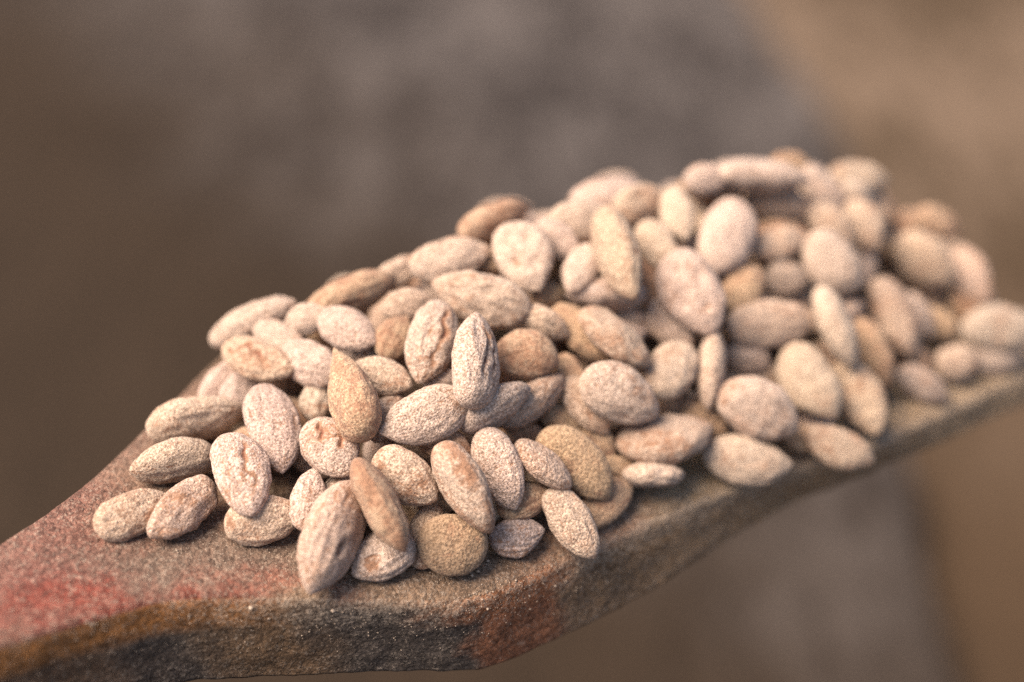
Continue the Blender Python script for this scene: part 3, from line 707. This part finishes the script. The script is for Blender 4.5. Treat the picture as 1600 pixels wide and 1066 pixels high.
BURIED = [   # almonds in the inside and on the far slope of the heap
(26.6,39.6,2, -0.136,0.062,0.297,0.943, 22.5,14.3,8.2, 'shaded almond in the gap below the small almond with a pointed right end'),
(22.3,93.1,2.3, -0.475,-0.063,0.004,0.878, 24,13.8,9.3, None),
(103,111.4,-8.9, 0.355,-0.03,0.117,0.927, 23.1,14.1,8.9, None),
(50.9,36.5,-1, 0.96,-0.001,0.277,-0.034, 21.5,13.5,8.2, 'shaded almond in the gap above the ochre almond mostly covered by the long beige one'),
(128.6,130.2,-12.4, -0.468,0.156,-0.284,0.822, 22.5,13.8,9, None),
(57.8,42.4,6.8, 0.311,-0.171,-0.072,0.932, 22,13,8.7, 'shaded almond in the gap above the thin almond standing on edge'),
(1.8,5.3,5.7, 0.654,-0.292,-0.16,0.679, 20.9,12.4,8.6, None),
(41.8,93,-1, 0.877,-0.121,-0.051,0.462, 20.3,12.1,8.2, None),
(-63.4,18.5,15.8, 0.598,0.176,0.111,-0.774, 23.5,14.5,8.9, None),
(-30.8,46.5,13.2, -0.189,-0.394,-0.057,0.898, 20.6,11.8,7.8, None),
(-50.7,-19.2,11.7, 0.098,0.01,-0.103,0.99, 20.8,12.7,8, 'shaded almond in the gap left of the roundish cream almond with a crooked orange crack'),
(141.9,102,-10.7, 0.861,-0.246,0.355,0.269, 24.3,15.3,8.9, None),
(64.4,16.4,-1, 0.665,0.2,-0.25,0.675, 22.9,14.2,8.7, 'shaded almond in the gap left of the broad speckled pale almond on the lower right'),
(96.1,109.3,4.9, -0.164,0.482,-0.25,0.823, 23.3,13.6,9, None),
(54.7,63.1,-2, 0.563,-0.089,0.067,0.819, 23.9,15,8.6, None),
(41,29.9,9.4, 0.654,-0.097,0.079,-0.746, 22,14,8.4, 'shaded almond in the gap left of the thin almond standing on edge'),
(117.2,73.6,-11, 0.828,-0.103,0.188,-0.518, 23.7,13.5,9.3, None),
(98.5,38.1,-9, 0.586,0.117,0.045,0.801, 20.5,12.8,8.5, None),
(79,63.4,-3.4, -0.177,-0.22,-0.292,0.914, 20.6,12.3,7.9, None),
(53.7,51.6,14.7, 0.27,-0.252,-0.197,0.908, 23.7,14,9.6, None),
(21,34.1,14.1, 0.923,-0.246,-0.291,0.055, 23,14.4,8.6, 'shaded almond in the gap below the tiny shaded brown almond under the broad pale almond'),
(-37.1,8,15.1, 0.5,-0.164,0.635,0.566, 20.8,11.8,8.4, 'shaded almond in the gap below the oval tan almond lying right of the brown wedge'),
(9.1,80.3,7.9, 0.69,0.097,-0.407,0.591, 23.2,13.1,9.7, None),
(62.6,110.2,-3.9, 0.931,-0.21,-0.051,0.295, 20.3,11.7,7.7, None),
(121.1,95.4,-10.9, 0.194,-0.094,-0.081,0.973, 23.1,14.4,9.4, None),
(38.1,62.5,19.6, 0.952,-0.201,0.149,-0.176, 22.8,14.1,9, None),
(-47.8,54.5,11.5, 0.981,0.075,-0.07,-0.166, 20.3,11.8,7.3, None),
(46,32.9,17.3, 0.719,-0.089,0.256,-0.64, 24.3,14.6,9.4, None),
(-22,37.2,17.6, 0.962,0.214,-0.124,0.118, 24,14.2,9.4, 'shaded almond in the gap right of the speckled upright almond with a short red split'),
(-42.7,-38.1,12.1, 0.507,-0.12,0.33,-0.787, 23.6,14.3,8.7, 'shaded almond in the gap right of the pale almond standing behind the largest front almond'),
(46.5,92.7,7.6, 0.804,0.085,0.039,0.587, 22.5,14,9.1, None),
(25.6,9.6,2.9, 0.547,-0.142,0.02,0.825, 24.3,13.6,10.2, 'shaded almond in the gap right of the smooth ochre yellow almond without white dust'),
(-47.1,5.1,21.5, 0.564,0.101,-0.133,-0.809, 20.9,12.3,8.5, None),
(48.6,64.4,25.9, 0.582,-0.11,-0.405,-0.697, 24,14.6,8.7, 'shaded almond in the gap below the blurred short pale almond standing upright near the crest'),
(-23.9,-28.3,10.3, 0.417,0.388,0.055,0.82, 20.4,12.7,7.4, 'shaded almond in the gap right of the orange tinged speckled almond in front'),
(28.9,59.5,28.2, 0.257,-0.039,-0.175,0.95, 21.2,12.8,8, None),
(99.2,99.4,11.1, -0.288,0.204,-0.233,0.906, 22.4,12.6,9.3, None),
(-54,39.8,14.7, 0.746,0.344,-0.081,0.564, 20.3,12.5,8.5, None),
(-1.4,59.9,5.6, 0.512,-0.166,0.202,-0.818, 23.8,14.9,9, None),
(-3.1,74.7,13.1, 0.942,-0.123,0.205,-0.236, 23,14.3,9.2, None),
(37.4,105.2,6.9, 0.887,-0.018,-0.051,0.458, 21.4,13.1,7.8, None),
(79.2,79.8,-5, 0.935,0.311,0.172,-0.002, 23.4,13.8,8.5, None),
(46.6,91.1,16.8, 0.997,-0.039,0.037,-0.049, 23.1,13.7,8.8, None),
(31.9,68.8,33.4, 0.072,0.167,0.155,0.971, 21.6,13.1,8.4, None),
(-2.4,60.2,19, 0.831,-0.233,-0.207,0.461, 21.6,13.5,8, None),
(56.8,45.3,26.1, 0.819,0.174,0.175,-0.519, 23.7,15.1,9.4, 'shaded almond in the gap left of the broad pale almond with its point down'),
(100.4,96.4,21.7, 0.743,-0.211,-0.013,0.635, 21.8,12.2,8.8, 'shaded almond in the gap left of the blurred tan almond right of the whitish one'),
(82.1,52.9,0.2, 0.24,0.101,0.035,0.965, 22.1,12.8,9, 'shaded almond in the gap above the broad speckled pale almond on the lower right'),
(127.3,97,0.5, 0.787,0.277,0.391,0.388, 23.7,13.9,9.5, 'shaded almond in the gap right of the blurred tan almond right of the whitish one'),
(-9.6,-3.8,12.9, 0.034,0.204,0.036,0.978, 21.9,12.6,8, 'shaded almond in the gap above the pale red speckled upright almond'),
(89,17.1,-8, 0.73,-0.026,0.132,-0.67, 20.3,11.8,7.9, 'shaded almond in the gap left of the tan almond at the lower right foot'),
(82.9,96.6,18, -0.298,0.033,0.233,0.925, 23.4,15,9.4, None),
(94.1,69.9,-8.5, 0.789,0.062,0.143,0.594, 21.9,12.8,8.3, None),
(44.3,46.8,27, 0.778,-0.036,0.443,0.444, 21.4,12.1,8.9, None),
(9.7,49.1,6, 0.923,0.328,0.128,-0.152, 22.2,12.8,9.1, None),
(91.3,118,12, -0.375,-0.161,0.123,0.905, 22,13.2,8.6, None),
(-33.3,4.9,28.1, 0.975,0.189,0.084,0.082, 20.1,12.8,7.6, 'shaded almond in the gap above the oval tan almond lying right of the brown wedge'),
(111.6,124,-5.8, 0.846,-0.34,-0.409,-0.051, 21.7,13,8.9, None),
(60.2,74.9,26.6, 0.436,-0.086,-0.215,0.87, 20.8,13.1,8.6, 'shaded almond in the gap above the biggest broad almond leaning back'),
(32.5,8.7,14.3, 0.946,0.156,-0.137,0.248, 21.3,13.3,7.8, 'shaded almond in the gap above the long beige almond with its point to the right'),
(142.1,118.4,-13.8, 0.547,0.001,0.21,0.81, 23.5,14.1,9.7, None),
(-4.2,39.9,23.6, -0.022,0.184,0.282,0.941, 23.4,13.9,9.2, None),
(-23.4,27.9,25.3, 0.681,0.202,0.032,0.703, 24,14,9.4, 'shaded almond in the gap above the speckled upright almond with a short red split'),
(-20.2,53.6,24.6, 0.854,-0.368,-0.048,0.365, 21.2,13.3,7.9, None),
(60.7,72.9,36.9, -0.035,0.105,0.33,0.937, 21.6,12.2,8, 'shaded almond in the gap above the broad pale almond with its point down'),
(96.4,139.7,-4.7, 0.847,-0.288,-0.406,0.187, 22.2,12.4,9.1, None),
(-6.8,3.3,20.4, 0.972,-0.008,0.044,0.229, 21.7,13,9, 'shaded almond in the gap below the stubby almond half brown and half pale'),
(88.3,57.2,8.6, -0.425,-0.008,0.151,0.892, 24.3,13.6,9.8, None),
(85.8,110.5,19.4, -0.02,-0.105,0.202,0.973, 20.4,12.7,8.1, None),
(111.2,75.9,0.4, 0.561,0.078,0.343,0.75, 21.7,13.8,8.2, None),
(-11.4,-2.1,29.4, -0.054,0.106,-0.189,0.975, 21.2,12,8.2, 'shaded almond in the gap left of the stubby almond half brown and half pale'),
(5.2,53.1,26.8, 0.155,0.011,-0.248,0.956, 23.8,13.6,8.9, 'shaded almond in the gap right of the broad heart shaped pale almond with shallow dimples'),
(10.5,76.7,20.5, 0.381,-0.185,-0.015,0.906, 22.5,13.8,8.3, 'shaded almond in the gap left of the blurred plump pale almond on the crest'),
(118.3,101.6,11.3, 0.769,0.227,-0.151,-0.579, 24.1,14.9,9.6, None),
(13.1,26.7,20.3, 0.87,-0.001,-0.11,0.481, 21.8,12.7,8.7, 'shaded almond in the gap right of the small almond with a pointed right end'),
(70.7,123.3,2.8, 0.761,0.138,-0.022,-0.633, 24.1,13.6,10, None),
(109.4,73.9,11.6, 0.752,0.19,0.03,-0.63, 21.7,12.9,8.3, 'shaded almond in the gap below the blurred tan almond right of the whitish one'),
(41.9,81.6,23.2, 0.632,0.2,0.059,0.746, 20.6,12.4,7.5, 'shaded almond in the gap right of the blurred plump pale almond on the crest'),
(10.5,47.4,37.6, -0.453,0.305,0.073,0.834, 20.7,12.6,8.6, 'shaded almond in the gap above the broad heart shaped pale almond with shallow dimples'),
(82.6,72.6,7.8, -0.205,0.036,-0.244,0.947, 24.3,14.8,9.1, None),
(-7.2,-32.1,6.9, -0.452,-0.12,0.066,0.881, 23.6,13.7,9.2, 'shaded almond in the gap below the long tapering almond with a brown ridge'),
(122.7,134.9,-1.3, 0.973,-0.183,0.123,0.064, 24,13.7,9.7, None),
(-18.8,42.9,34.1, 0.921,-0.237,-0.129,0.282, 21.3,13,7.9, None),
(-16.4,-18.6,17.7, 0.968,0.193,0.079,0.141, 21.5,13.3,8.7, 'shaded almond in the gap below the large pinkish speckled almond with its tip lower left'),
(86.2,31.6,-2.4, 0.931,-0.026,-0.072,-0.358, 20,11.3,8.4, None),
(5.5,14.1,25.8, 0.658,-0.073,0.09,-0.744, 22.1,14.1,8.8, 'shaded almond in the gap left of the small almond with a pointed right end'),
(73,100.4,25, 0.786,-0.087,-0.062,-0.609, 20.9,12.2,8.1, None),
(135.1,73.6,-13.2, 0.885,0.36,-0.119,-0.27, 20.8,11.9,8.4, 'shaded almond in the gap above the blurred shaded almond lying on the board'),
(137.7,84.6,-9.2, 0.89,-0.151,0.427,-0.047, 22.1,13.4,8.7, 'shaded almond in the gap below the blurred fat almond alone on the upper right slope'),
(98.5,41.5,0.1, 0.697,0.126,-0.132,-0.694, 20.1,11.5,8.1, 'shaded almond in the gap above the smooth tan almond beside the plump pinkish one'),
(19,12.8,14.3, 0.665,-0.108,-0.176,-0.717, 20.1,11.4,7.5, 'shaded almond in the gap right of the stubby almond half brown and half pale'),
(139.8,112.8,-3.7, 0.416,0.062,-0.038,0.907, 20.4,12.9,7.6, None),
(-22.4,68.9,13, 0.651,-0.561,-0.201,-0.471, 21.4,12.6,8.9, None),
(23.2,89.5,11.3, 0.119,-0.059,0.09,0.987, 20.5,12.6,7.8, None),
(54.2,118.5,-0.7, 0.633,-0.153,-0.007,-0.759, 22.3,13.6,8.4, None),
(75.6,44.1,12.3, 0.945,-0.038,0.015,-0.325, 24.4,14.1,9.3, 'shaded almond in the gap below the broad pale almond with its point down'),
(-13.4,25.2,33.2, 0.799,0.211,-0.25,-0.505, 20.6,12.5,7.7, None),
(122.9,57.6,-12.2, -0.238,0.105,-0.095,0.961, 21.3,13.1,8, 'shaded almond in the gap left of the blurred shaded almond lying on the board'),
(1.3,70.3,26.7, 0.836,-0.29,-0.132,-0.447, 21.4,12.4,8.7, 'shaded almond in the gap right of the blurred crest almond with a brown upper end'),
(-53.3,21.9,24.2, 0.763,-0.167,0.117,-0.614, 22.7,13.5,8.4, 'shaded almond in the gap below the blurred almond on the left crest'),
(115.1,114.5,17.6, 0.712,-0.336,-0.153,-0.597, 21.6,12.2,8.2, None),
(-69,-21.4,16.2, -0.22,0.044,-0.059,0.973, 20.5,12.7,8.1, 'shaded almond in the gap left of the smooth pale upright almond with its tip down'),
(-35.5,38.2,21.3, 0.814,-0.072,-0.441,0.372, 22.5,13.3,8.1, 'shaded almond in the gap right of the small plump pale almond under the blurred crest'),
(-79,25.9,16.8, 0.733,-0.124,-0.127,-0.657, 20.8,12.9,8.5, None),
(27.6,17.2,22.4, 0.977,0.164,-0.063,0.121, 22.1,12.8,8.6, 'shaded almond in the gap below the grey shaded almond behind the slim pale rimmed almond'),
(26.8,38.7,26.8, -0.14,-0.093,0.299,0.939, 23,14.1,8.3, None),
(-33.8,-16.3,15.1, 0.858,0.027,-0.501,0.11, 21.2,12.5,8, 'shaded almond in the gap left of the orange tinged speckled almond in front'),
(81.2,67.4,16.3, 0.011,0.093,0.16,0.983, 20.4,12.4,8.5, 'shaded almond in the gap right of the biggest broad almond leaning back'),
(-17.6,9.9,28.2, 0.929,0.278,0.035,-0.242, 20.1,11.8,7.5, None),
(35.3,109.6,14.5, 0.844,0.005,-0.18,-0.505, 22.1,13.8,8.6, None),
(59,109.6,9.3, 0.885,0.275,0.261,0.269, 23.7,14.8,8.8, None),
(-64.2,3.8,19, 0.354,0.602,-0.174,0.694, 20.1,12.7,8, 'shaded almond in the gap above the smooth pale upright almond with its tip down'),
(5.2,30.3,28.3, -0.165,0.001,0.057,0.985, 20.5,12.8,8.1, 'shaded almond in the gap above the small almond with a pointed right end'),
(82.8,63.2,25.4, 0.98,0.195,0.017,-0.031, 21.4,13.6,8.9, 'shaded almond in the gap right of the broad pale almond with its point down'),
(78.9,86.2,26.4, 0.696,0.501,-0.03,0.514, 21.4,13.4,8.4, None),
(10.4,-15.9,3.5, 0.694,0.034,0.026,-0.718, 23.7,14.1,9, 'shaded almond in the gap above the small brownish almond just above the grey lumpy one'),
(97.6,70.9,14.5, 0.85,0.055,0.121,-0.509, 22.7,14.1,8.5, None),
(102.2,134.3,4.3, 0.996,0.067,0.053,0.039, 21.1,13.3,7.7, None),
(155.8,87.1,-16, 0.844,0.277,0.105,0.447, 23.9,14.9,8.7, None),
(23.5,52.8,34.7, 0.345,-0.255,-0.078,0.9, 21.5,12.4,8.7, None),
(108.5,52,-7.2, 0.264,-0.054,-0.226,0.936, 20.2,11.8,7.4, None),
(76.9,18.2,-4.3, 0.69,-0.359,-0.073,0.624, 21.1,12.5,8, None),
(82.4,135.6,-4.6, 0.534,0.145,0.037,0.832, 23.4,14.4,9.2, None),
(-60.9,-7.2,14.1, 0.929,0.36,-0.01,-0.08, 20.6,12.6,8.1, 'shaded almond in the gap right of the smooth pale upright almond with its tip down'),
(99.4,49,7.9, 0.953,-0.175,-0.102,0.225, 20.7,11.8,8.1, None),
(109.7,85.2,23.8, 0.337,0.708,0.387,-0.485, 22.7,12.9,9.1, 'shaded almond in the gap above the blurred tan almond right of the whitish one'),
(27.2,94.1,20.1, -0.167,-0.157,-0.056,0.972, 20.5,11.8,8.1, None),
(-2.1,56.2,35.8, 0.766,-0.167,-0.068,0.617, 21.3,13.6,7.8, None),
(115.8,95.1,18.8, 0.87,0.244,-0.023,-0.428, 20.8,13.1,7.5, 'shaded almond in the gap above the blurred fat almond alone on the upper right slope'),
(-1.9,90,17.4, 0.919,-0.006,0.151,0.364, 22.6,12.7,8.2, None),
(52.8,27.6,23.8, 0.838,0.343,0.105,-0.411, 20.6,12,7.7, 'shaded almond in the gap below the biggest broad almond leaning back'),
(24.3,83.2,25, 0.249,-0.253,-0.009,0.935, 20,11.4,7.4, None),
(-68.1,32.8,19.2, 0.64,-0.405,0.248,0.604, 20.2,12,8.3, None),
(157.4,109,-16.1, 0.526,0.248,0.053,0.812, 23,13.6,9, None),
(49.3,11.7,-1.2, -0.345,0.223,-0.264,0.873, 21.3,13.7,8.5, None),
(136.1,103.3,3.6, 0.595,-0.151,0.123,-0.78, 20.5,12.1,7.6, None),
(63.9,88.6,30.9, -0.114,-0.079,0.325,0.935, 20.7,11.8,7.6, None),
(126.4,119.2,3.5, 0.822,-0.219,0.183,-0.492, 21.8,13.2,7.9, None),
(-4.8,35.9,36.1, 0.976,-0.213,0.037,0.03, 20.7,12.5,7.7, 'shaded almond in the gap left of the broad heart shaped pale almond with shallow dimples'),
(22.7,35.7,35.9, 0.958,0.011,-0.166,0.232, 22.1,13.8,8.7, 'shaded almond in the gap above the tiny shaded brown almond under the broad pale almond'),
]


GROUP = 'dusty almonds heaped on the board'


def put(me, row, tint, rng):
    o = bpy.data.objects.new('almond', me)
    o.location = (row[0] / 1000, row[1] / 1000, row[2] / 1000)
    o.rotation_mode = 'QUATERNION'
    o.rotation_quaternion = Quaternion(row[3:7])
    c = TINT[tint]
    j = rng.uniform(0.93, 1.05)
    o.color = (c[0] * j, c[1] * j * rng.uniform(0.98, 1.02), c[2] * j * rng.uniform(0.95, 1.04), c[3] + rng.uniform(-0.10, 0.10))
    COL.objects.link(o)
    return o


rg = random.Random(21)
for i, row in enumerate(ALMONDS):
    dist = abs(row[1] + 10) / 100
    fine_ = row[1] < 35
    me = almond_mesh(row[7] / 1000, row[8] / 1000, row[9] / 1000, row[10], i + 1, *((72, 80) if fine_ else (44, 48)))
    tag(put(me, row, row[11], rg), row[12], 'almond', GROUP)
protos = [almond_mesh(0.0225, 0.0135, 0.0087, f, 300 + q, 40, 44) for q, f in enumerate(('', 'wrinkle', '', 'rough', '', 'groove'))]
for i, row in enumerate(BURIED):
    o = put(protos[i % 6], row, 'tpbtgo'[rg.randrange(6)], rg)
    o.scale = (row[7] / 22.5, row[8] / 13.5, row[9] / 8.7)
    tag(o, row[10] or 'almond buried under the surface almonds of the heap, hidden by them', 'almond', 'almonds buried inside the heap')
